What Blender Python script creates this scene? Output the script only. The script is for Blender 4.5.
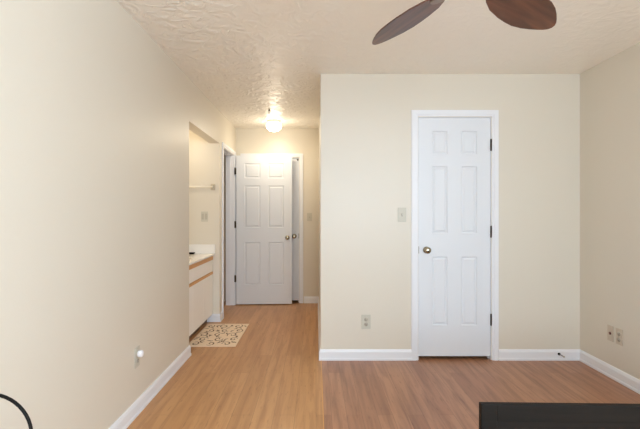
import bpy, bmesh, math, random
from mathutils import Vector, Matrix
random.seed(7)
scene = bpy.context.scene
C = scene.collection
for o in list(bpy.data.objects):
    bpy.data.objects.remove(o)
PI = math.pi

# ---------------------------------------------------------------- camera, light, exposure
cam_data = bpy.data.cameras.new('camera')
cam = bpy.data.objects.new('camera', cam_data); C.objects.link(cam)
cam.location = (0, 0, 1.245); cam.rotation_euler = (PI/2, 0, 0)
cam_data.sensor_width = 36.0; cam_data.lens = 440/640*36
cam_data.shift_x = 4/640; cam_data.shift_y = -0.5/640
cam_data.clip_start = 0.02
scene.camera = cam

EXPOSURE = 0.18
scene.cycles.diffuse_bounces = 12; scene.cycles.max_bounces = 16
scene.view_settings.view_transform = 'Standard'
scene.view_settings.look = 'None'
scene.view_settings.gamma = 1.0
scene.view_settings.use_curve_mapping = False
scene.view_settings.exposure = EXPOSURE

world = bpy.data.worlds.new('sky'); scene.world = world
world.use_nodes = True
wn = world.node_tree.nodes['Background']
wn.inputs['Color'].default_value = (0.75, 0.87, 1.0, 1); wn.inputs['Strength'].default_value = 1.0

def area_light(name, loc, rot, sx, sy, power, color):
    d = bpy.data.lights.new(name, 'AREA'); d.shape = 'RECTANGLE'; d.size = sx; d.size_y = sy
    d.energy = power; d.color = color
    o = bpy.data.objects.new(name, d); C.objects.link(o); o.location = loc; o.rotation_euler = rot
    return o
def point_light(name, loc, power, color, radius, parent=None):
    d = bpy.data.lights.new(name, 'POINT'); d.energy = power; d.color = color; d.shadow_soft_size = radius
    o = bpy.data.objects.new(name, d); C.objects.link(o); o.location = loc
    if parent: o.parent = parent
    return o
DAY = (0.71, 0.885, 1.05)
WARM = (1.0, 0.86, 0.64)
# daylight coming in through one window behind the camera and an added, unseen one in the right wall to even the light
BACK_Y = -1.7
RIGHT_X = 2.25
area_light('unseen_daylight', (0.75, BACK_Y - 0.04, 1.50), (math.radians(92), 0, 0), 1.4, 1.25, 86, DAY)
area_light('unseen_daylight', (RIGHT_X + 0.04, -0.65, 1.50), (math.radians(100), 0, math.radians(90)), 1.4, 1.25, 68, DAY)
HALL_W, VANITY_W = 6.8, 3.5

# ---------------------------------------------------------------- materials
def new_mat(name):
    m = bpy.data.materials.new(name); m.use_nodes = True
    nt = m.node_tree
    return m, nt, nt.nodes['Principled BSDF']
def srgb(r, g, b):
    f = lambda c: (c/255/12.92) if c/255 <= 0.04045 else ((c/255+0.055)/1.055)**2.4
    return (f(r), f(g), f(b), 1)
def simple(name, col, rough=0.5, metal=0.0, bump=0.0, bscale=60, vary=0.0):
    m, nt, p = new_mat(name)
    p.inputs['Base Color'].default_value = col
    p.inputs['Roughness'].default_value = rough; p.inputs['Metallic'].default_value = metal
    tc = nt.nodes.new('ShaderNodeTexCoord')
    n = nt.nodes.new('ShaderNodeTexNoise'); n.inputs['Scale'].default_value = bscale; n.inputs['Detail'].default_value = 3
    nt.links.new(tc.outputs['Object'], n.inputs['Vector'])
    if vary:
        mx = nt.nodes.new('ShaderNodeMixRGB'); mx.blend_type = 'MULTIPLY'; mx.inputs[0].default_value = vary
        mx.inputs[1].default_value = col
        nt.links.new(n.outputs['Fac'], mx.inputs[2]); nt.links.new(mx.outputs[0], p.inputs['Base Color'])
    if bump:
        b = nt.nodes.new('ShaderNodeBump'); b.inputs['Strength'].default_value = bump; b.inputs['Distance'].default_value = 0.002
        nt.links.new(n.outputs['Fac'], b.inputs['Height']); nt.links.new(b.outputs[0], p.inputs['Normal'])
    return m

M_wall = simple('cream_wall_paint', srgb(223, 216, 202), 0.38, 0, 0.18, 90)
M_white = simple('white_trim_paint', srgb(236, 238, 243), 0.38, 0, 0.05, 120)
M_door = simple('white_door_paint', srgb(227, 231, 237), 0.42, 0, 0.05, 150)
M_dark = simple('dark_gap', srgb(40, 25, 20), 0.8)
M_bronze = simple('dark_bronze', srgb(70, 62, 52), 0.4, 0.7)
M_nickel = simple('antique_brass', srgb(172, 163, 142), 0.2, 1.0)
M_plate = simple('beige_plastic', srgb(204, 200, 186), 0.4)
M_plate2 = simple('beige_plastic_insert', srgb(186, 180, 166), 0.4)
M_plate_tan = simple('tan_plastic', srgb(206, 194, 176), 0.4)
M_slot = simple('slot_dark', srgb(70, 60, 50), 0.6)
M_red = simple('jack_socket', srgb(105, 65, 55), 0.6)
M_plugw = simple('white_plastic', srgb(245, 245, 250), 0.3)
M_black = simple('black_rubber', srgb(12, 10, 9), 0.6)
M_black.node_tree.nodes['Principled BSDF'].inputs['Specular IOR Level'].default_value = 0.2
M_laminate = simple('white_laminate', srgb(248, 245, 240), 0.35)
M_counter = simple('cultured_marble', srgb(246, 243, 238), 0.18, 0, 0, 8)
M_oak = simple('oak_rail', srgb(222, 168, 104), 0.45, 0, 0.1, 40, 0.15)
M_toe = simple('toe_kick', srgb(120, 92, 70), 0.6)
M_steel = simple('brushed_steel', srgb(150, 145, 138), 0.3, 0.9)
M_ceramic = simple('white_ceramic', srgb(245, 238, 222), 0.25)
M_clear = simple('clear_bracket', srgb(205, 194, 172), 0.25, 0.0)

def ceiling_mat():
    m, nt, p = new_mat('knockdown_ceiling')
    p.inputs['Base Color'].default_value = srgb(249, 245, 237); p.inputs['Roughness'].default_value = 0.36
    tc = nt.nodes.new('ShaderNodeTexCoord')
    n = nt.nodes.new('ShaderNodeTexNoise'); n.inputs['Scale'].default_value = 10; n.inputs['Detail'].default_value = 3; n.inputs['Distortion'].default_value = 1.4
    r = nt.nodes.new('ShaderNodeValToRGB'); r.color_ramp.elements[0].position = 0.44; r.color_ramp.elements[1].position = 0.60
    n2 = nt.nodes.new('ShaderNodeTexNoise'); n2.inputs['Scale'].default_value = 45; n2.inputs['Detail'].default_value = 3
    sx = nt.nodes.new('ShaderNodeSeparateXYZ'); mr = nt.nodes.new('ShaderNodeMapRange')
    mr.inputs['From Min'].default_value = 2.0; mr.inputs['From Max'].default_value = 4.5; mr.inputs['To Min'].default_value = 0.15; mr.inputs['To Max'].default_value = 0.62
    mm = nt.nodes.new('ShaderNodeMath'); mm.operation = 'MULTIPLY_ADD'; mm.inputs[1].default_value = -1.5
    ad = nt.nodes.new('ShaderNodeMath'); ad.operation = 'MULTIPLY_ADD'; ad.inputs[1].default_value = 0.25
    b = nt.nodes.new('ShaderNodeBump'); b.inputs['Strength'].default_value = 0.34; b.inputs['Distance'].default_value = 0.013
    L = nt.links.new
    L(tc.outputs['Object'], n.inputs['Vector']); L(tc.outputs['Object'], n2.inputs['Vector'])
    L(n.outputs['Fac'], r.inputs[0]); L(n2.outputs['Fac'], ad.inputs[0]); L(r.outputs[0], ad.inputs[2])
    L(tc.outputs['Object'], sx.inputs[0]); L(sx.outputs['X'], mm.inputs[0]); L(sx.outputs['Y'], mm.inputs[2]); L(mm.outputs[0], mr.inputs['Value']); L(mr.outputs[0], b.inputs['Strength'])
    L(ad.outputs[0], b.inputs['Height']); L(b.outputs[0], p.inputs['Normal'])
    return m
M_ceiling = ceiling_mat()

def floor_mat(name, c_lo, c_hi, c_grain, row):
    m, nt, p = new_mat(name)
    L = nt.links.new; N = nt.nodes.new
    tc = N('ShaderNodeTexCoord')
    mp = N('ShaderNodeMapping'); mp.inputs['Rotation'].default_value = (0, 0, PI/2)
    L(tc.outputs['Object'], mp.inputs['Vector'])
    br = N('ShaderNodeTexBrick'); br.offset = 0.37; br.inputs['Scale'].default_value = 1
    br.inputs['Brick Width'].default_value = 1.15; br.inputs['Row Height'].default_value = row
    br.inputs['Mortar Size'].default_value = 0.0012; br.inputs['Mortar Smooth'].default_value = 0.3
    br.inputs['Color1'].default_value = c_lo; br.inputs['Color2'].default_value = c_hi
    br.inputs['Mortar'].default_value = tuple(c*0.62 for c in c_lo[:3]) + (1,)
    L(mp.outputs[0], br.inputs['Vector'])
    # grain stretched along the boards
    mg = N('ShaderNodeMapping'); mg.inputs['Scale'].default_value = (26, 1.6, 1)
    L(tc.outputs['Object'], mg.inputs['Vector'])
    ng = N('ShaderNodeTexNoise'); ng.inputs['Scale'].default_value = 1.0; ng.inputs['Detail'].default_value = 5; ng.inputs['Distortion'].default_value = 0.6
    L(mg.outputs[0], ng.inputs['Vector'])
    rg = N('ShaderNodeValToRGB'); rg.color_ramp.elements[0].position = 0.42; rg.color_ramp.elements[1].position = 0.72
    L(ng.outputs['Fac'], rg.inputs[0])
    mx = N('ShaderNodeMixRGB'); mx.blend_type = 'MIX'
    sc = N('ShaderNodeMath'); sc.operation = 'MULTIPLY'; sc.inputs[1].default_value = 0.8
    L(rg.outputs[0], sc.inputs[0]); L(sc.outputs[0], mx.inputs[0])
    L(br.outputs['Color'], mx.inputs[1]); mx.inputs[2].default_value = c_grain
    # short knots and streaks
    mk = N('ShaderNodeMapping'); mk.inputs['Scale'].default_value = (60, 9, 1)
    L(tc.outputs['Object'], mk.inputs['Vector'])
    nk = N('ShaderNodeTexNoise'); nk.inputs['Scale'].default_value = 1; nk.inputs['Detail'].default_value = 2
    L(mk.outputs[0], nk.inputs['Vector'])
    rk = N('ShaderNodeValToRGB'); rk.color_ramp.elements[0].position = 0.60; rk.color_ramp.elements[1].position = 0.75
    L(nk.outputs['Fac'], rk.inputs[0])
    m2 = N('ShaderNodeMixRGB'); m2.blend_type = 'MULTIPLY'; m2.inputs[2].default_value = (0.72, 0.66, 0.62, 1)
    s2 = N('ShaderNodeMath'); s2.operation = 'MULTIPLY'; s2.inputs[1].default_value = 0.8
    L(rk.outputs[0], s2.inputs[0]); L(s2.outputs[0], m2.inputs[0]); L(mx.outputs[0], m2.inputs[1])
    L(m2.outputs[0], p.inputs['Base Color'])
    p.inputs['Roughness'].default_value = 0.36
    b = N('ShaderNodeBump'); b.inputs['Strength'].default_value = 0.12; b.inputs['Distance'].default_value = 0.001
    L(ng.outputs['Fac'], b.inputs['Height']); L(b.outputs[0], p.inputs['Normal'])
    return m
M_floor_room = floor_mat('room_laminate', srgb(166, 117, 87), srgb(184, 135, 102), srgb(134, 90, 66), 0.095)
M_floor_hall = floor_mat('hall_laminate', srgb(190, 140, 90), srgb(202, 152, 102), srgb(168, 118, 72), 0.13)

def wood_mat(name, c1, c2, rough=0.4, axis=0, stretch=30):
    m, nt, p = new_mat(name); L = nt.links.new; N = nt.nodes.new
    tc = N('ShaderNodeTexCoord'); mp = N('ShaderNodeMapping')
    s = [stretch]*3; s[axis] = 2.0; mp.inputs['Scale'].default_value = s
    n = N('ShaderNodeTexNoise'); n.inputs['Scale'].default_value = 1; n.inputs['Detail'].default_value = 5; n.inputs['Distortion'].default_value = 0.5
    r = N('ShaderNodeValToRGB'); r.color_ramp.elements[0].position = 0.35; r.color_ramp.elements[1].position = 0.68
    r.color_ramp.elements[0].color = c1; r.color_ramp.elements[1].color = c2
    L(tc.outputs['Object'], mp.inputs[0]); L(mp.outputs[0], n.inputs['Vector']); L(n.outputs['Fac'], r.inputs[0]); L(r.outputs[0], p.inputs['Base Color'])
    p.inputs['Roughness'].default_value = rough
    return m
M_blade = wood_mat('walnut_blade', srgb(74, 44, 34), srgb(124, 80, 60), 0.38, 0, 22)
M_espresso = wood_mat('espresso_wood', srgb(12, 10, 8), srgb(23, 19, 16), 0.55, 0, 40)
M_espresso.node_tree.nodes['Principled BSDF'].inputs['Specular IOR Level'].default_value = 0.2
M_rim = simple('dark_rim', srgb(18, 11, 8), 0.5)
M_rim.node_tree.nodes['Principled BSDF'].inputs['Specular IOR Level'].default_value = 0.15

def emit_mat(name, col, strength):
    m, nt, p = new_mat(name)
    p.inputs['Base Color'].default_value = (0.9, 0.88, 0.82, 1)
    p.inputs['Emission Color'].default_value = col; p.inputs['Emission Strength'].default_value = strength
    return m
M_dome = emit_mat('lit_glass_dome', (1.0, 0.91, 0.74, 1), 5.5)

# ---------------------------------------------------------------- mesh helpers
def box(bm, x0, x1, y0, y1, z0, z1, mi=0):
    vs = [bm.verts.new(p) for p in ((x0,y0,z0),(x1,y0,z0),(x1,y1,z0),(x0,y1,z0),(x0,y0,z1),(x1,y0,z1),(x1,y1,z1),(x0,y1,z1))]
    for f in ((0,3,2,1),(4,5,6,7),(0,1,5,4),(1,2,6,5),(2,3,7,6),(3,0,4,7)):
        bm.faces.new([vs[i] for i in f]).material_index = mi
def lathe(bm, prof, seg=24, M=None, mi=0):
    """profile of (r, z) turned about z, then moved by M"""
    M = M or Matrix()
    rings = []
    for r, z in prof:
        if r < 1e-6: rings.append([bm.verts.new(M @ Vector((0, 0, z)))])
        else: rings.append([bm.verts.new(M @ Vector((r*math.cos(2*PI*i/seg), r*math.sin(2*PI*i/seg), z))) for i in range(seg)])
    for a, b in zip(rings, rings[1:]):
        for i in range(seg):
            j = (i+1) % seg
            if len(a) == 1 and len(b) == 1: continue
            if len(a) == 1: f = [a[0], b[j], b[i]]
            elif len(b) == 1: f = [a[i], a[j], b[0]]
            else: f = [a[i], a[j], b[j], b[i]]
            f = bm.faces.new(f); f.smooth = True; f.material_index = mi
def tube(bm, pts, r, seg=12, mi=0):
    pts = [Vector(p) for p in pts]; rings = []; prev = None
    for i, p in enumerate(pts):
        t = (pts[min(i+1, len(pts)-1)] - pts[max(i-1, 0)]).normalized()
        if prev is None:
            u = t.cross(Vector((0,0,1)) if abs(t.z) < 0.9 else Vector((0,1,0))).normalized()
        else: u = (prev - t*prev.dot(t)).normalized()
        prev = u; v = t.cross(u)
        rings.append([bm.verts.new(p + r*(u*math.cos(2*PI*k/seg) + v*math.sin(2*PI*k/seg))) for k in range(seg)])
    for a, b in zip(rings, rings[1:]):
        for i in range(seg):
            j = (i+1) % seg
            f = bm.faces.new([a[i], a[j], b[j], b[i]]); f.smooth = True; f.material_index = mi
    bm.faces.new(rings[0][::-1]); bm.faces.new(rings[-1])
def obj(name, bm, mat, parent=None, bevel=0.0, seg=2):
    me = bpy.data.meshes.new(name)
    bmesh.ops.recalc_face_normals(bm, faces=bm.faces)
    bm.to_mesh(me); bm.free()
    for mm in (mat if isinstance(mat, (list, tuple)) else [mat]): me.materials.append(mm)
    o = bpy.data.objects.new(name, me); C.objects.link(o)
    if parent: o.parent = parent
    if bevel:
        b = o.modifiers.new('bevel', 'BEVEL'); b.width = bevel; b.segments = seg; b.limit_method = 'ANGLE'; b.angle_limit = 0.6
    return o
def bx(name, dims, mat, parent=None, bevel=0.0, seg=2):
    bm = bmesh.new(); box(bm, *dims); return obj(name, bm, mat, parent, bevel, seg)
def boxes(name, lst, mat, parent=None, bevel=0.0):
    bm = bmesh.new()
    for d in lst: box(bm, *d)
    return obj(name, bm, mat, parent, bevel)
def struct(o): o['kind'] = 'structure'; return o
def tag(o, label, cat, group=None):
    o['label'] = label; o['category'] = cat
    if group: o['group'] = group
    return o
def thing(name, label, cat, loc, rotz=0, group=None):
    o = bpy.data.objects.new(name, None); C.objects.link(o); o.empty_display_size = 0.05
    o.location = loc; o.rotation_euler = (0, 0, rotz)
    return tag(o, label, cat, group)

# ---------------------------------------------------------------- the room
H = 2.44
LX, RX, HX = -1.115, 2.25, 0.04          # left wall, right wall, hall's right wall
FY, EY = 3.751, 6.154                    # front wall, hall end wall
T = 0.115
AL0, AL1 = 3.866, 5.087                  # alcove opening along the left wall
AX = -1.72                               # back of the alcove
D0, D1, DH = 5.275, 6.005, 2.045         # side doorway
SEAM = 0.045

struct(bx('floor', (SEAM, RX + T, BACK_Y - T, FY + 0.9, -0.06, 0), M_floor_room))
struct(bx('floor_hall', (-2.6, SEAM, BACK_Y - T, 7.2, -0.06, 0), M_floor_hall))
struct(bx('ceiling', (-2.6, RX + T, BACK_Y - T, 7.2, H, H + 0.06), M_ceiling))

struct(boxes('wall_left', [(LX - T, LX, BACK_Y, AL0, 0, H), (LX - T, LX, AL0, AL1, 2.063, H),
                           (LX - T, LX, AL1, D0, 0, H), (LX - T, LX, D0, D1, DH, H), (LX - T, LX, D1, EY + T, 0, H)], M_wall))
struct(boxes('wall_alcove', [(AX - T, AX, AL0 - T, AL1 + T, 0, H), (AX, LX - T, AL0 - T, AL0, 0, H), (AX, LX - T, AL1, AL1 + T, 0, H)], M_wall))
cx0, cx1 = 0.8700, 1.4950                # closet door opening
CH = 2.072
struct(boxes('wall_front', [(HX, cx0, FY, FY + T, 0, H), (cx1, RX + T, FY, FY + T, 0, H), (cx0, cx1, FY, FY + T, CH, H)], M_wall))
wz0, wz1 = 0.86, 2.14
ry0, ry1 = -1.36, 0.06
struct(boxes('wall_right', [(RX, RX + T, BACK_Y, ry0, 0, H), (RX, RX + T, ry1, FY, 0, H), (RX, RX + T, ry0, ry1, 0, wz0), (RX, RX + T, ry0, ry1, wz1, H)], M_wall))
struct(bx('wall_hall_right', (HX, HX + T, FY + T, EY + T, 0, H), M_wall))
fx0, fx1, FH = -1.0, -0.234, 2.034       # far doorway
struct(boxes('wall_end', [(LX, fx0, EY, EY + T, 0, H), (fx1, HX, EY, EY + T, 0, H), (fx0, fx1, EY, EY + T, FH, H)], M_wall))
# dark little rooms behind the doorways
struct(boxes('wall_closet', [(cx0 - 0.2, cx1 + 0.2, FY + 0.75, FY + 0.8, 0, H), (cx0 - 0.25, cx0 - 0.2, FY + T, FY + 0.8, 0, H), (cx1 + 0.2, cx1 + 0.25, FY + T, FY + 0.8, 0, H)], M_wall))
struct(boxes('wall_end_closet', [(-1.2, HX + T, 6.95, 7.0, 0, H), (-1.25, -1.2, EY + T, 7.0, 0, H), (HX + T, HX + T + 0.05, EY + T, 7.0, 0, H)], M_wall))
struct(boxes('wall_bathroom', [(-2.5, LX - T, AL1 + T, AL1 + T + 0.02, 0, H), (-2.5, -2.45, AL1 + T, EY + T, 0, H), (-2.5, LX - T, EY + T, EY + T + 0.05, 0, H)], M_wall))
# back wall
bx0, bx1 = 0.04, 1.46
struct(boxes('wall_back', [(LX - T, bx0, BACK_Y - T, BACK_Y, 0, H), (bx1, RX + T, BACK_Y - T, BACK_Y, 0, H),
                           (bx0, bx1, BACK_Y - T, BACK_Y, 0, wz0), (bx0, bx1, BACK_Y - T, BACK_Y, wz1, H)], M_wall))
def window_frame(a, b):
    return [(a - 0.06, a, 0, 0.015, wz0 - 0.06, wz1 + 0.06), (b, b + 0.06, 0, 0.015, wz0 - 0.06, wz1 + 0.06), (a, b, 0, 0.015, wz1, wz1 + 0.06),
            (a, b, 0, 0.04, wz0 - 0.03, wz0), (a, b, -0.035, -0.010, (wz0 + wz1)/2 - 0.015, (wz0 + wz1)/2 + 0.015)]
w = boxes('window_1', window_frame(bx0, bx1), M_white); w.location = (0, BACK_Y, 0); struct(w)
w = boxes('added_window_2', window_frame(ry0, ry1), M_white); w.location = (RX, 0, 0); w.rotation_euler = (0, 0, PI/2); struct(w)  # unseen window added to carry the extra light onto the left wall

# baseboards
PROF = [(0, 0), (0.016, 0), (0.016, 0.016), (0.012, 0.022), (0.012, 0.070), (0.008, 0.084), (0.005, 0.092), (0, 0.092)]
def baseboard(name, runs):
    """runs of (start, end, outward normal, mitre at start, mitre at end): +1 outer corner, -1 inner corner"""
    bm = bmesh.new()
    for (a, b, n, m0, m1) in runs:
        a, b, n = Vector((a[0], a[1], 0)), Vector((b[0], b[1], 0)), Vector((n[0], n[1], 0))
        d = (b - a).normalized()
        A = [bm.verts.new(a + n*o - d*(o*m0) + Vector((0, 0, z))) for o, z in PROF]
        B = [bm.verts.new(b + n*o + d*(o*m1) + Vector((0, 0, z))) for o, z in PROF]
        for i in range(len(PROF)):
            j = (i+1) % len(PROF)
            bm.faces.new([A[i], A[j], B[j], B[i]])
        bm.faces.new(A); bm.faces.new(B[::-1])
    return struct(obj(name, bm, M_white))
baseboard('baseboard_left', [((LX, BACK_Y), (LX, AL0), (1, 0), 0, 1), ((LX, AL0), (-1.165, AL0), (0, 1), 1, 0)])
baseboard('baseboard_front', [((HX, FY), (0.815, FY), (0, -1), 1, 0), ((1.557, FY), (RX, FY), (0, -1), 0, -1)])
baseboard('baseboard_right', [((RX, BACK_Y), (RX, FY), (-1, 0), 0, -1)])
baseboard('baseboard_hall_right', [((HX, FY), (HX, EY), (-1, 0), 1, -1)])
baseboard('baseboard_end', [((-0.168, EY), (HX, EY), (0, -1), 0, -1)])
baseboard('baseboard_alcove', [((-1.255, AL1), (LX, AL1), (0, -1), 0, 1), ((LX, AL1), (LX, 5.219), (1, 0), 1, 0)])

# door casings and jambs
def prof_casing(bm, x0, x1, ztop, w, y, depth, sgn=-1):
    """casing around an opening x0..x1 in a wall facing -Y at y: two stepped layers, mitred"""
    for (i, o, d0) in ((0.004, w, depth*0.62), (w*0.35, w*0.92, depth)):
        pts_i = [(x0 - i, 0), (x0 - i, ztop + i), (x1 + i, ztop + i), (x1 + i, 0)]
        pts_o = [(x0 - o, 0), (x0 - o, ztop + o), (x1 + o, ztop + o), (x1 + o, 0)]
        for k in range(3):
            q = [pts_i[k], pts_i[k+1], pts_o[k+1], pts_o[k]]
            f = [bm.verts.new((px, y - d0, pz)) for px, pz in q]; b = [bm.verts.new((px, y, pz)) for px, pz in q]
            bm.faces.new(f); bm.faces.new(b[::-1])
            for e in range(4): bm.faces.new([f[e], b[e], b[(e+1) % 4], f[(e+1) % 4]])
def jamb_boxes(x0, x1, ztop, y0, y1, t=0.004, stop=None):
    L = [(x0, x0 + t, y0, y1, 0, ztop), (x1 - t, x1, y0, y1, 0, ztop), (x0, x1, y0, y1, ztop - t, ztop)]
    if stop is not None:
        L += [(x0, x0 + 0.012, stop, stop + 0.03, 0, ztop), (x1 - 0.012, x1, stop, stop + 0.03, 0, ztop), (x0, x1, stop, stop + 0.03, ztop - 0.012, ztop)]
    return L
bm = bmesh.new(); prof_casing(bm, cx0, cx1, CH, 0.058, FY, 0.016)
for d in jamb_boxes(cx0, cx1, CH, FY, FY + T, 0.004, FY + 0.044): box(bm, *d)
struct(obj('trim_1', bm, M_white))
bm = bmesh.new(); prof_casing(bm, fx0, fx1, FH, 0.056, EY, 0.015)
for d in jamb_boxes(fx0, fx1, FH, EY, EY + T, 0.004, EY + 0.056): box(bm, *d)
struct(obj('trim_2', bm, M_white))
bm = bmesh.new(); prof_casing(bm, D0, D1, DH, 0.056, 0, 0.015)
for d in jamb_boxes(D0, D1, DH, 0, T, 0.004, 0.05): box(bm, *d)
# turn the -Y facing casing to face +X on the left wall: (x, y, z) -> (LX - y, x, z)
for v in bm.verts: v.co = Vector((LX - v.co.y, v.co.x, v.co.z))
struct(obj('trim_3', bm, M_white))
struct(bx('trim_4', (SEAM - 0.003, SEAM + 0.003, BACK_Y, FY, -0.01, 0.0012), M_oak))

# ---------------------------------------------------------------- six-panel doors
PZ = [(0.262, 0.848), (1.048, 1.620), (1.722, 1.922)]
def door_slab(name, w, h, t, cols, parent=None):
    bm = bmesh.new()
    xs = sorted({0, w, *[c for p in cols for c in p]}); zs = sorted({0, h, *[c for p in PZ for c in p]})
    for side, y in ((0, 0.0), (1, t)):
        g = [[bm.verts.new((x, y, z)) for x in xs] for z in zs]
        panels = []
        for i in range(len(zs)-1):
            for j in range(len(xs)-1):
                q = [g[i][j], g[i][j+1], g[i+1][j+1], g[i+1][j]]
                f = bm.faces.new(q if side == 0 else q[::-1])
                cz, cxx = (zs[i]+zs[i+1])/2, (xs[j]+xs[j+1])/2
                if any(a < cxx < b for a, b in cols) and any(a < cz < b for a, b in PZ): panels.append(f)
        bm.normal_update()
        for f in panels:
            bmesh.ops.inset_individual(bm, faces=[f], thickness=0.009, depth=-0.008)
            bmesh.ops.inset_individual(bm, faces=[f], thickness=0.010, depth=0.0)
            bmesh.ops.inset_individual(bm, faces=[f], thickness=0.020, depth=0.006)
    for (a, b) in (((0, 0), (w, 0)), ((w, 0), (w, h)), ((w, h), (0, h)), ((0, h), (0, 0))):
        bm.faces.new([bm.verts.new(p) for p in ((a[0], 0, a[1]), (a[0], t, a[1]), (b[0], t, b[1]), (b[0], 0, b[1]))])
    bmesh.ops.remove_doubles(bm, verts=bm.verts, dist=0.0001)
    return obj(name, bm, M_door, parent)
def knob(parent, x, y, z, toward=-1, r=0.031):
    """door knob whose axis leaves the door along -Y (toward = -1) or +Y"""
    bm = bmesh.new()
    M = Matrix.Translation((x, y, z)) @ Matrix.Rotation(PI/2 if toward < 0 else -PI/2, 4, 'X')
    lathe(bm, [(0, 0), (r*1.05, 0), (r*1.05, 0.004), (r*0.8, 0.009), (0.012, 0.012), (0.011, 0.030), (r*0.62, 0.036),
               (r*0.95, 0.046), (r, 0.054), (r*0.9, 0.062), (r*0.6, 0.067), (0, 0.069)], 24, M)
    return obj('knob', bm, M_nickel, parent)
def hinge(parent, x, y, z, h=0.095, r=0.0065):
    bm = bmesh.new()
    M = Matrix.Translation((x, y, z - h/2))
    lathe(bm, [(0, -0.004), (r*0.7, -0.003), (r, 0), (r, h*0.32), (r*0.86, h*0.33), (r, h*0.34), (r, h*0.66), (r*0.86, h*0.67), (r, h*0.68), (r, h), (r*0.7, h + 0.003), (0, h + 0.004)], 12, M)
    box(bm, x - 0.004, x + 0.004, y, y + 0.012, z - h/2, z + h/2)
    return obj('hinge', bm, M_bronze, parent)

# closet door in the front wall
Yd = FY + 0.006
cw = 0.612
d1 = thing('door_1', 'closed white six-panel closet door with dark hinges in the front wall', 'door', (0.8765, Yd, 0.032)); struct(d1)
door_slab('slab', cw, 2.034, 0.035, [(0.114, 0.247), (0.365, 0.498)], d1)
knob(d1, 0.066, 0.0, 0.906, -1, 0.028)
for z in (1.802, 1.062, 0.312): hinge(d1, cw + 0.003, -0.008, z)
bx('latch_plate', (-0.006, 0.002, -0.004, 0.02, 0.876, 0.936), M_bronze, d1)

# door standing open into the hall
d2 = thing('door_2', 'white six-panel door standing open across the end of the hall', 'door', (-1.087, 6.000, 0.013), math.radians(3)); struct(d2)
ow = 0.757
door_slab('slab', ow, 2.030, 0.035, [(0.112, 0.325), (0.432, 0.645)], d2)
knob(d2, ow - 0.062, 0.0, 0.908, -1, 0.029); knob(d2, ow - 0.062, 0.035, 0.908, 1, 0.026)
for z in (1.818, 1.088, 0.350):
    bm = bmesh.new(); h = 0.09
    lathe(bm, [(0, -0.004), (0.008, 0), (0.008, h), (0, h + 0.004)], 12, Matrix.Translation((-0.014, -0.002, z - h/2)))
    box(bm, -0.026, -0.006, 0.001, 0.004, z - h/2, z + h/2); box(bm, -0.010, 0.001, 0.001, 0.02, z - h/2, z + h/2)
    obj('hinge', bm, M_bronze, d2)

# closed door in the hall's end wall
fw = 0.755
d3 = thing('door_3', 'closed white door in the end wall, mostly hidden behind the open hall door', 'door', (fx0 + 0.005, EY + 0.018, 0.033)); struct(d3)
door_slab('slab', fw, 1.994, 0.035, [(0.112, 0.325), (0.432, 0.645)], d3)
knob(d3, fw - 0.064, 0.0, 0.900, -1, 0.031)
bx('latch_plate', (fw - 0.003, fw + 0.003, -0.012, 0.01, 0.87, 0.94), M_bronze, d3)
bm = bmesh.new(); lathe(bm, [(0, 0), (0.010, 0), (0.012, 0.006), (0.009, 0.016), (0, 0.018)], 12, Matrix.Translation((fw - 0.016, 0, 1.972)) @ Matrix.Rotation(PI/2, 4, 'X'))
obj('top_catch', bm, M_bronze, d3)

# ---------------------------------------------------------------- ceiling fan
FZ = 2.066
fan = thing('ceiling_fan', 'brown wooden five-blade ceiling fan hanging over the room', 'ceiling fan', (0.527, 1.515, H))
bm = bmesh.new(); lathe(bm, [(0, 0), (0.07, 0), (0.07, -0.02), (0.045, -0.055), (0.018, -0.065), (0, -0.065)], 32); obj('canopy', bm, M_bronze, fan)
bm = bmesh.new(); lathe(bm, [(0, -0.06), (0.013, -0.06), (0.013, -0.19), (0, -0.19)], 16); obj('downrod', bm, M_bronze, fan)
bm = bmesh.new(); lathe(bm, [(0, -0.18), (0.03, -0.18), (0.06, -0.20), (0.115, -0.225), (0.125, -0.26), (0.125, -0.31), (0.10, -0.345), (0.06, -0.365), (0.055, -0.395), (0.03, -0.41), (0, -0.412)], 40)
obj('motor_housing', bm, M_bronze, fan)
blade_out = [(0.160, 0.030), (0.20, 0.052), (0.26, 0.072), (0.34, 0.083), (0.40, 0.086), (0.46, 0.085), (0.52, 0.074), (0.57, 0.058), (0.61, 0.042), (0.637, 0.029), (0.655, 0.015), (0.661, 0.0)]
def blade_mesh():
    bm = bmesh.new()
    up = blade_out; pts = [(x, y) for x, y in up] + [(x, -y) for x, y in reversed(up[:-1])]
    tt = 0.003
    top = [bm.verts.new((x, y, tt)) for x, y in pts]; bot = [bm.verts.new((x, y, -tt)) for x, y in pts]
    bm.faces.new(top); bm.faces.new(bot[::-1])
    n = len(pts)
    for i in range(n): bm.faces.new([top[i], bot[i], bot[(i+1) % n], top[(i+1) % n]])
    return bm
def iron_mesh():
    bm = bmesh.new()
    pts = [(0.105, 0.014), (0.15, 0.012), (0.165, 0.026), (0.185, 0.028), (0.20, 0.014), (0.205, 0.0)]
    pts = pts + [(x, -y) for x, y in reversed(pts[:-1])]
    a = [bm.verts.new((x, y, -0.0045)) for x, y in pts]; b = [bm.verts.new((x, y, -0.0095)) for x, y in pts]
    bm.faces.new(a); bm.faces.new(b[::-1]); n = len(pts)
    for i in range(n): bm.faces.new([a[i], b[i], b[(i+1) % n], a[(i+1) % n]])
    return bm
FAN_A, FAN_P = 39.5, -13
b0 = obj('blade', blade_mesh(), M_blade, fan, 0.002); i0 = obj('blade_iron', iron_mesh(), simple('blade_iron_bronze', srgb(150, 132, 118), 0.45, 0.6), b0)
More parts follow.
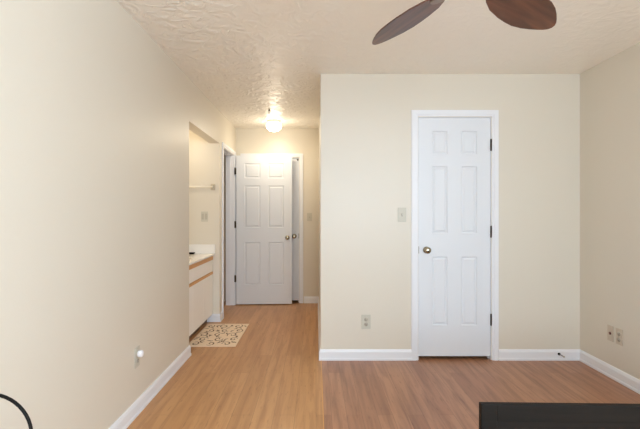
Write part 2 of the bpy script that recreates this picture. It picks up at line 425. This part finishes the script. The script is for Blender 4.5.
for k in range(5):
    b = b0 if k == 0 else b0.copy()
    if k:
        C.objects.link(b); b.parent = fan
        ii = i0.copy(); C.objects.link(ii); ii.parent = b
    b.matrix_local = Matrix.Translation((0, 0, FZ - H)) @ Matrix.Rotation(math.radians(FAN_A + 72*k), 4, 'Z') @ Matrix.Rotation(math.radians(FAN_P), 4, 'X')

# ---------------------------------------------------------------- hall ceiling light and sprinkler
hl = thing('ceiling_light', 'lit round white glass dome light on the hall ceiling', 'ceiling light', (-0.540, 5.65, H))
bm = bmesh.new(); lathe(bm, [(0, 0), (0.085, 0), (0.085, -0.022), (0.075, -0.026), (0, -0.026)], 32); obj('base', bm, M_ceramic, hl)
bm = bmesh.new(); lathe(bm, [(0.078, -0.026), (0.096, -0.045), (0.100, -0.070), (0.090, -0.100), (0.062, -0.124), (0.03, -0.134), (0, -0.137)], 32); obj('dome', bm, M_dome, hl)
ld = area_light('hall_lamp', (0, 0, -0.142), (0, 0, 0), 0.19, 0.19, HALL_W*0.5, WARM); ld.data.shape = 'DISK'; ld.parent = hl
point_light('hall_lamp', (0, 0, -0.22), HALL_W*0.5, WARM, 0.07, hl)

sp = thing('fire_sprinkler', 'small dark metal sprinkler head on the hall ceiling', 'sprinkler', (-0.530, 5.0, H))
bm = bmesh.new(); lathe(bm, [(0, 0), (0.022, 0), (0.020, -0.005), (0, -0.006)], 16); obj('escutcheon', bm, M_ceramic, sp)
bm = bmesh.new(); lathe(bm, [(0, -0.005), (0.007, -0.005), (0.007, -0.02), (0.004, -0.024), (0.004, -0.05), (0, -0.05)], 10)
box(bm, -0.014, -0.010, -0.002, 0.002, -0.045, -0.016); box(bm, 0.010, 0.014, -0.002, 0.002, -0.045, -0.016); box(bm, -0.014, 0.014, -0.002, 0.002, -0.021, -0.016); box(bm, -0.014, 0.014, -0.002, 0.002, -0.049, -0.045)
obj('frame', bm, M_bronze, sp)
bm = bmesh.new(); lathe(bm, [(0, -0.049), (0.016, -0.049), (0.016, -0.052), (0, -0.052)], 16); obj('deflector', bm, M_bronze, sp)

# ---------------------------------------------------------------- vanity alcove
VX = -1.193                              # cabinet front
g = 0.004
vc = thing('vanity_cabinet', 'white vanity cabinet with oak finger-pull strips in the alcove', 'cabinet', (AX, AL0, 0))
def V(name, x0, x1, y0, y1, z0, z1, m, parent=vc, bev=0.0): return bx(name, (x0 - AX, x1 - AX, y0 - AL0, y1 - AL0, z0, z1), m, parent, bev)
boxes('body', [(g, g + 0.012, g, AL1 - AL0 - g, 0.09, 0.771), (g, VX - 0.018 - AX, g, 0.022, 0.09, 0.771), (g, VX - 0.018 - AX, AL1 - AL0 - 0.022, AL1 - AL0 - g, 0.09, 0.771),
               (g, VX - 0.018 - AX, g, AL1 - AL0 - g, 0.09, 0.106), (VX - 0.036 - AX, VX - 0.018 - AX, g, AL1 - AL0 - g, 0.09, 0.771)], M_laminate, vc)
V('toe_kick', AX + g, VX - 0.065, AL0 + g, AL1 - g, 0.0, 0.09, M_toe)
V('oak_rail', VX - 0.018, VX + 0.004, AL0 + g, AL1 - g, 0.718, 0.769, M_oak, vc, 0.003)
ymid = [AL0 + g, AL0 + 0.40, AL0 + 0.80, AL1 - g]
for k in range(3):
    a, b = ymid[k] + 0.0015, ymid[k+1] - 0.0015
    dr = V('drawer_front', VX - 0.018, VX, a, b, 0.586, 0.717, M_laminate, vc, 0.001)
    do = V('door', VX - 0.018, VX, a, b, 0.092, 0.552, M_laminate, vc, 0.001)
    V('finger_pull', VX - 0.018, VX + 0.004, a, b, 0.553, 0.580, M_oak, do, 0.003)
vt = thing('countertop', 'white moulded vanity top with raised splash along the alcove wall', 'countertop', (AX, AL0, 0.772))
def VT(name, x0, x1, y0, y1, z0, z1, m, bev=0.0): return bx(name, (x0 - AX, x1 - AX, y0 - AL0, y1 - AL0, z0 - 0.772, z1 - 0.772), m, vt, bev)
# slab with an oval bowl
bm = bmesh.new()
sx0, sx1, sy0, sy1 = g, -1.162 - AX, g, AL1 - AL0 - g
bcx, bcy, brx, bry = 0.30, 0.60, 0.165, 0.215
seg = 48
rim_v = []
outer = []
for i in range(seg):
    a = 2*PI*i/seg; c, s = math.cos(a), math.sin(a)
    rim_v.append((bcx + brx*c, bcy + bry*s))
    k = min(((sx1 - bcx)/c if c > 1e-9 else (sx0 - bcx)/c if c < -1e-9 else 1e9), ((sy1 - bcy)/s if s > 1e-9 else (sy0 - bcy)/s if s < -1e-9 else 1e9))
    outer.append((bcx + k*c, bcy + k*s))
# square off the outer ring at the corners
for cxx, cyy in ((sx0, sy0), (sx1, sy0), (sx0, sy1), (sx1, sy1)):
    i = min(range(seg), key=lambda i: (outer[i][0]-cxx)**2 + (outer[i][1]-cyy)**2); outer[i] = (cxx, cyy)
zt = 0.018
ot = [bm.verts.new((x, y, zt)) for x, y in outer]; ob = [bm.verts.new((x, y, 0.001)) for x, y in outer]
rings = [[bm.verts.new((bcx + (x - bcx)*f, bcy + (y - bcy)*f, zt + dz)) for x, y in rim_v] for f, dz in ((1.0, 0), (0.94, -0.012), (0.82, -0.06), (0.6, -0.10), (0.3, -0.12))]
for i in range(seg):
    j = (i+1) % seg
    bm.faces.new([ot[i], ot[j], rings[0][j], rings[0][i]]); bm.faces.new([ot[i], ob[i], ob[j], ot[j]])
    for a, b in zip(rings, rings[1:]): bm.faces.new([a[i], a[j], b[j], b[i]]).smooth = True
bm.faces.new(rings[-1]); 
obj('counter_slab', bm, M_counter, vt)
VT('end_splash', AX + g, -1.166, AL1 - 0.022, AL1 - 0.002, 0.790, 0.895, M_counter, 0.003)
VT('back_splash', AX + 0.002, AX + 0.022, AL0 + g, AL1 - 0.022, 0.790, 0.895, M_counter, 0.003)
fc = thing('faucet', 'chrome basin faucet at the back of the vanity top', 'faucet', (AX + 0.08, AL0 + 0.60, 0.7905))
bm = bmesh.new(); lathe(bm, [(0, 0), (0.03, 0), (0.03, 0.008), (0.016, 0.014), (0.014, 0.07), (0, 0.075)], 20); obj('body', bm, M_steel, fc)
bm = bmesh.new(); tube(bm, [(0, 0, 0.055), (0.05, 0, 0.085), (0.10, 0, 0.085), (0.115, 0, 0.066)], 0.009); obj('spout', bm, M_steel, fc)
bm = bmesh.new(); tube(bm, [(0, 0, 0.07), (0, 0, 0.095), (-0.01, 0, 0.10), (0.05, 0, 0.115)], 0.006); obj('lever', bm, M_steel, fc)

sd = thing('soap_dish', 'small dark shallow dish on the vanity top beside the splash', 'dish', (-1.415, 4.985, 0.7903))
bm = bmesh.new(); lathe(bm, [(0, 0), (0.028, 0), (0.042, 0.010), (0.046, 0.018), (0.043, 0.018), (0.036, 0.008), (0, 0.005)], 24); obj('bowl', bm, M_black, sd)

tb = thing('towel_bar', 'white towel bar on the cream end wall of the alcove', 'towel bar', (-1.19, AL1, 1.557))
for x in (0.0, -0.46):
    bm = bmesh.new(); box(bm, x - 0.026, x + 0.026, -0.010, -0.0008, -0.036, 0.036); box(bm, x - 0.016, x + 0.016, -0.062, -0.010, -0.018, 0.018); obj('bracket', bm, M_clear, tb, 0.004)
bm = bmesh.new(); tube(bm, [(0.010, -0.05, 0), (-0.47, -0.05, 0)], 0.0125, 16); obj('bar', bm, M_ceramic, tb)

vl = thing('vanity_light', 'white bar light above the vanity on the alcove back wall', 'wall light', (AX, (AL0 + AL1)/2, 2.02))
bx('back_plate', (0.001, 0.03, -0.30, 0.30, -0.05, 0.05), M_ceramic, vl, 0.004)
for y in (-0.2, 0, 0.2):
    bm = bmesh.new(); lathe(bm, [(0, -0.05), (0.03, -0.04), (0.048, 0), (0.03, 0.04), (0, 0.05)], 16, Matrix.Translation((0.08, y, 0))); obj('globe', bm, M_dome, vl)
point_light('vanity_lamp', (0.22, 0, 0.02), VANITY_W, WARM, 0.10, vl)

# bath mat
rug = thing('bath_mat', 'beige bath mat with brown scroll pattern on the floor before the vanity', 'rug', (-0.985, 4.538, 0))
bm = bmesh.new(); hw, hl_ = 0.232, 0.418
box(bm, -hw, hw, -hl_, hl_, 0.0005, 0.009)
rb = obj('pile', bm, simple('mat_pile', srgb(240, 218, 192), 0.95, 0, 0.5, 220, 0.08), rug, 0.003)
M_scroll = simple('scroll_yarn', srgb(112, 86, 66), 0.95, 0, 0.3, 200)
bm = bmesh.new()
def ribbon(bm, pts, w):
    prev = None
    for i, p in enumerate(pts):
        a = Vector(pts[max(i-1, 0)]); b = Vector(pts[min(i+1, len(pts)-1)])
        t = (b - a).normalized(); n = Vector((-t.y, t.x)); ww = w*(0.35 + 0.65*math.sin(PI*(0.12 + 0.80*i/(len(pts)-1))))
        l = bm.verts.new((p[0] + n.x*ww, p[1] + n.y*ww, 0.0094)); r = bm.verts.new((p[0] - n.x*ww, p[1] - n.y*ww, 0.0094))
        if prev: bm.faces.new([prev[0], l, r, prev[1]])
        prev = (l, r)
def spiral(cx, cy, r, turns, a0, hand):
    return [(cx + r*(1 - 0.85*t)*math.cos(a0 + hand*2*PI*turns*t), cy + 1.5*r*(1 - 0.85*t)*math.sin(a0 + hand*2*PI*turns*t)) for t in [i/30 for i in range(31)]]
for row, yy in enumerate((-0.34, -0.19, -0.03, 0.13, 0.31)):
    for col in range(3):
        xx = -0.15 + 0.15*col + (0.02 if row % 2 else -0.02)
        hnd = 1 if (row + col) % 2 else -1
        a0 = random.uniform(0, 6)
        ribbon(bm, spiral(xx, yy, random.uniform(0.038, 0.056), 1.15, a0, hnd), 0.0064)
        for q in range(3):                                          # leaves springing from the scroll
            aa = a0 + hnd*(0.9 + 1.7*q); rx, ry = xx + 0.055*math.cos(aa), yy + 0.08*math.sin(aa)
            lf = [(rx + 0.042*t*math.cos(aa + 0.9*hnd*t), ry + 0.055*t*math.sin(aa + 0.9*hnd*t)) for t in [i/8 for i in range(9)]]
            if all(abs(px) < 0.222 and abs(py) < 0.405 for px, py in lf): ribbon(bm, lf, 0.0078)
for v in bm.verts:
    v.co.x = max(-0.222, min(0.222, v.co.x)); v.co.y = max(-0.405, min(0.405, v.co.y))
obj('scroll_pattern', bm, M_scroll, rug)

# ---------------------------------------------------------------- wall plates
def frame_on(normal):
    """rotation about z for a thing modelled facing -Y"""
    return {'-y': 0, '+x': PI/2, '-x': -PI/2}[normal]
def plate(name, label, cat, loc, facing, w, h, kind, mat=None, group=None):
    t = thing(name, label, cat, loc, frame_on(facing), group)
    mat = mat or M_plate
    bx('plate', (-w/2, w/2, -0.006, -0.0008, -h/2, h/2), mat, t, 0.003)
    if kind == 'toggle':
        bx('toggle_surround', (-0.008, 0.008, -0.0075, -0.005, -0.014, 0.014), M_plate2, t, 0.001)
        bx('toggle', (-0.0045, 0.0045, -0.016, -0.006, -0.002, 0.012), M_plate, t, 0.002)
    elif kind == 'duplex':
        for z in (0.021, -0.021):
            bm = bmesh.new(); lathe(bm, [(0, 0.005), (0.0165, 0.005), (0.0165, 0.0085), (0, 0.009)], 20, Matrix.Translation((0, 0, z)) @ Matrix.Rotation(PI/2, 4, 'X'))
            s = obj('socket', bm, M_plate2, t)
            boxes('slots', [(-0.0075, -0.0055, -0.0096, -0.008, z - 0.002, z + 0.008), (0.0055, 0.0075, -0.0096, -0.008, z - 0.002, z + 0.008), (-0.002, 0.002, -0.0096, -0.008, z - 0.010, z - 0.006)], M_slot, s)
    elif kind == 'jack':
        bm = bmesh.new(); lathe(bm, [(0, 0.005), (0.011, 0.005), (0.011, 0.010), (0, 0.010)], 16, Matrix.Rotation(PI/2, 4, 'X')); obj('jack', bm, M_red, t)
    elif kind == 'decora':
        for x in ((-0.019, 0.019)):
            bx('rocker', (x - 0.014, x + 0.014, -0.009, -0.005, -0.034, 0.034), M_plate2, t, 0.001)
    return t
plate('light_switch', 'beige toggle light switch on the front wall left of the closet door', 'light switch', ((401.9-316)/117.3, FY, 1.238), '-y', 0.070, 0.120, 'toggle')
plate('light_switch', 'beige light switch on the hall end wall beside the far doorway', 'light switch', ((309.5-316)/71.5, EY, 1.203), '-y', 0.070, 0.112, 'toggle')
plate('wall_outlet', 'beige duplex outlet low on the front wall left of the closet door', 'outlet', ((366-316)/117.3, FY, 0.327), '-y', 0.078, 0.122, 'duplex')
plate('wall_outlet', 'tan jack plate on the right wall, the one nearer the corner', 'wall plate', (RX, 440/131.1, 0.336), '-x', 0.070, 0.118, 'jack', M_plate_tan, None)
plate('wall_outlet', 'tan duplex outlet on the right wall, farther from the corner beside the jack plate', 'outlet', (RX, 440/135.0, 0.336), '-x', 0.070, 0.118, 'duplex', M_plate_tan)
plate('wall_switch', 'beige double rocker switch plate on the alcove end wall above the vanity', 'light switch', ((204.6-316)/86.5, AL1, 1.216), '-y', 0.080, 0.116, 'decora')
lo = plate('wall_outlet', 'outlet low on the left wall with a round white plug in it', 'outlet', (LX, 2.735, 0.357), '+x', 0.072, 0.126, 'duplex')
pl = thing('plug_adapter', 'round white plug pushed into the upper socket on the left wall', 'plug', (LX + 0.010, 2.735, 0.377), PI/2)
bm = bmesh.new(); lathe(bm, [(0, 0), (0.018, 0), (0.021, 0.006), (0.021, 0.022), (0.017, 0.028), (0, 0.030)], 20, Matrix.Rotation(PI/2, 4, 'X')); obj('body', bm, M_plugw, pl)

# door stop on the front baseboard
ds = thing('door_stop', 'small black door stop on the front baseboard near the right corner', 'door stop', ((559-316)/117.7, FY - 0.012, 0.056))
bm = bmesh.new(); lathe(bm, [(0, 0), (0.011, 0), (0.011, 0.006), (0.007, 0.009), (0, 0.009)], 16, Matrix.Rotation(PI/2, 4, 'X')); obj('base', bm, M_black, ds)
bm = bmesh.new(); tube(bm, [(0, -0.008, 0), (0, -0.07, 0)], 0.0035, 8); obj('spring', bm, M_steel, ds)
bm = bmesh.new(); lathe(bm, [(0, 0.068), (0.006, 0.068), (0.007, 0.080), (0, 0.083)], 12, Matrix.Rotation(PI/2, 4, 'X')); obj('tip', bm, M_plate2, ds)

# ---------------------------------------------------------------- bed in the near right corner
BW = 1.50
bed = thing('bed_frame', 'dark wood bed footboard with rimmed edge in the near right corner', 'bed', (0.5643, 1.50, 0), math.radians(-1.5))
FT = 0.594
fb = thing_fb = None
bm = bmesh.new()
st = 0.053
box(bm, 0, st, 0, 0.02, 0.12, FT); box(bm, BW - st, BW, 0, 0.02, 0.12, FT); box(bm, st, BW - st, 0, 0.02, FT - 0.055, FT); box(bm, st, BW - st, 0, 0.02, 0.12, 0.18)
fo = obj('footboard', bm, M_espresso, bed, 0.0012)
bx('panel', (st, BW - st, 0.006, 0.014, 0.18, FT - 0.055), M_espresso, fo)
bm = bmesh.new()
rr = 0.006
def rim_strip(bm):
    box(bm, -0.002, 0.0, -0.001, 0.021, 0.12, FT); box(bm, BW, BW + 0.002, -0.001, 0.021, 0.12, FT); box(bm, -0.002, BW + 0.002, -0.001, 0.021, FT, FT + 0.002)
rim_strip(bm); obj('edge_band', bm, M_rim, fo, 0.001)
for x in (0.0, BW - 0.06): bx('leg', (x, x + 0.06, -0.03, 0.02, 0, 0.12), M_espresso, bed, 0.002)
for x in (0.004, BW - 0.029): bx('side_rail', (x, x + 0.025, -2.0, -0.0005, 0.16, 0.34), M_espresso, bed, 0.002)
bx('slat_base', (0.03, BW - 0.03, -1.98, -0.01, 0.28, 0.30), M_oak, bed)
for x in (0.0, BW - 0.06): bx('leg', (x, x + 0.06, -2.04, -1.99, 0, 0.16), M_espresso, bed, 0.002)
bx('headboard', (0, BW, -2.04, -2.001, 0.16, 0.50), M_espresso, bed, 0.004)

# black hoop at the near left
hp = thing('hoop_stand', 'thin black curved hoop standing beside the left wall', 'stand', (-0.889, 1.20, 0))
R = 0.1135; zc = 0.640
arc = [(R, 0, 0.004)] + [(R, 0, zc*t) for t in (0.3, 0.6, 0.9)] + [(R*math.cos(PI*i/24), 0, zc + R*math.sin(PI*i/24)) for i in range(25)] + [(-R, 0, zc*t) for t in (0.9, 0.6, 0.3)] + [(-R, 0, 0.004)]
bm = bmesh.new(); tube(bm, arc, 0.0046); obj('hoop', bm, M_black, hp)
for x in (R, -R):
    bm = bmesh.new(); tube(bm, [(x, -0.12, 0.0048), (x, 0.12, 0.0048)], 0.0045); obj('foot', bm, M_black, hp)
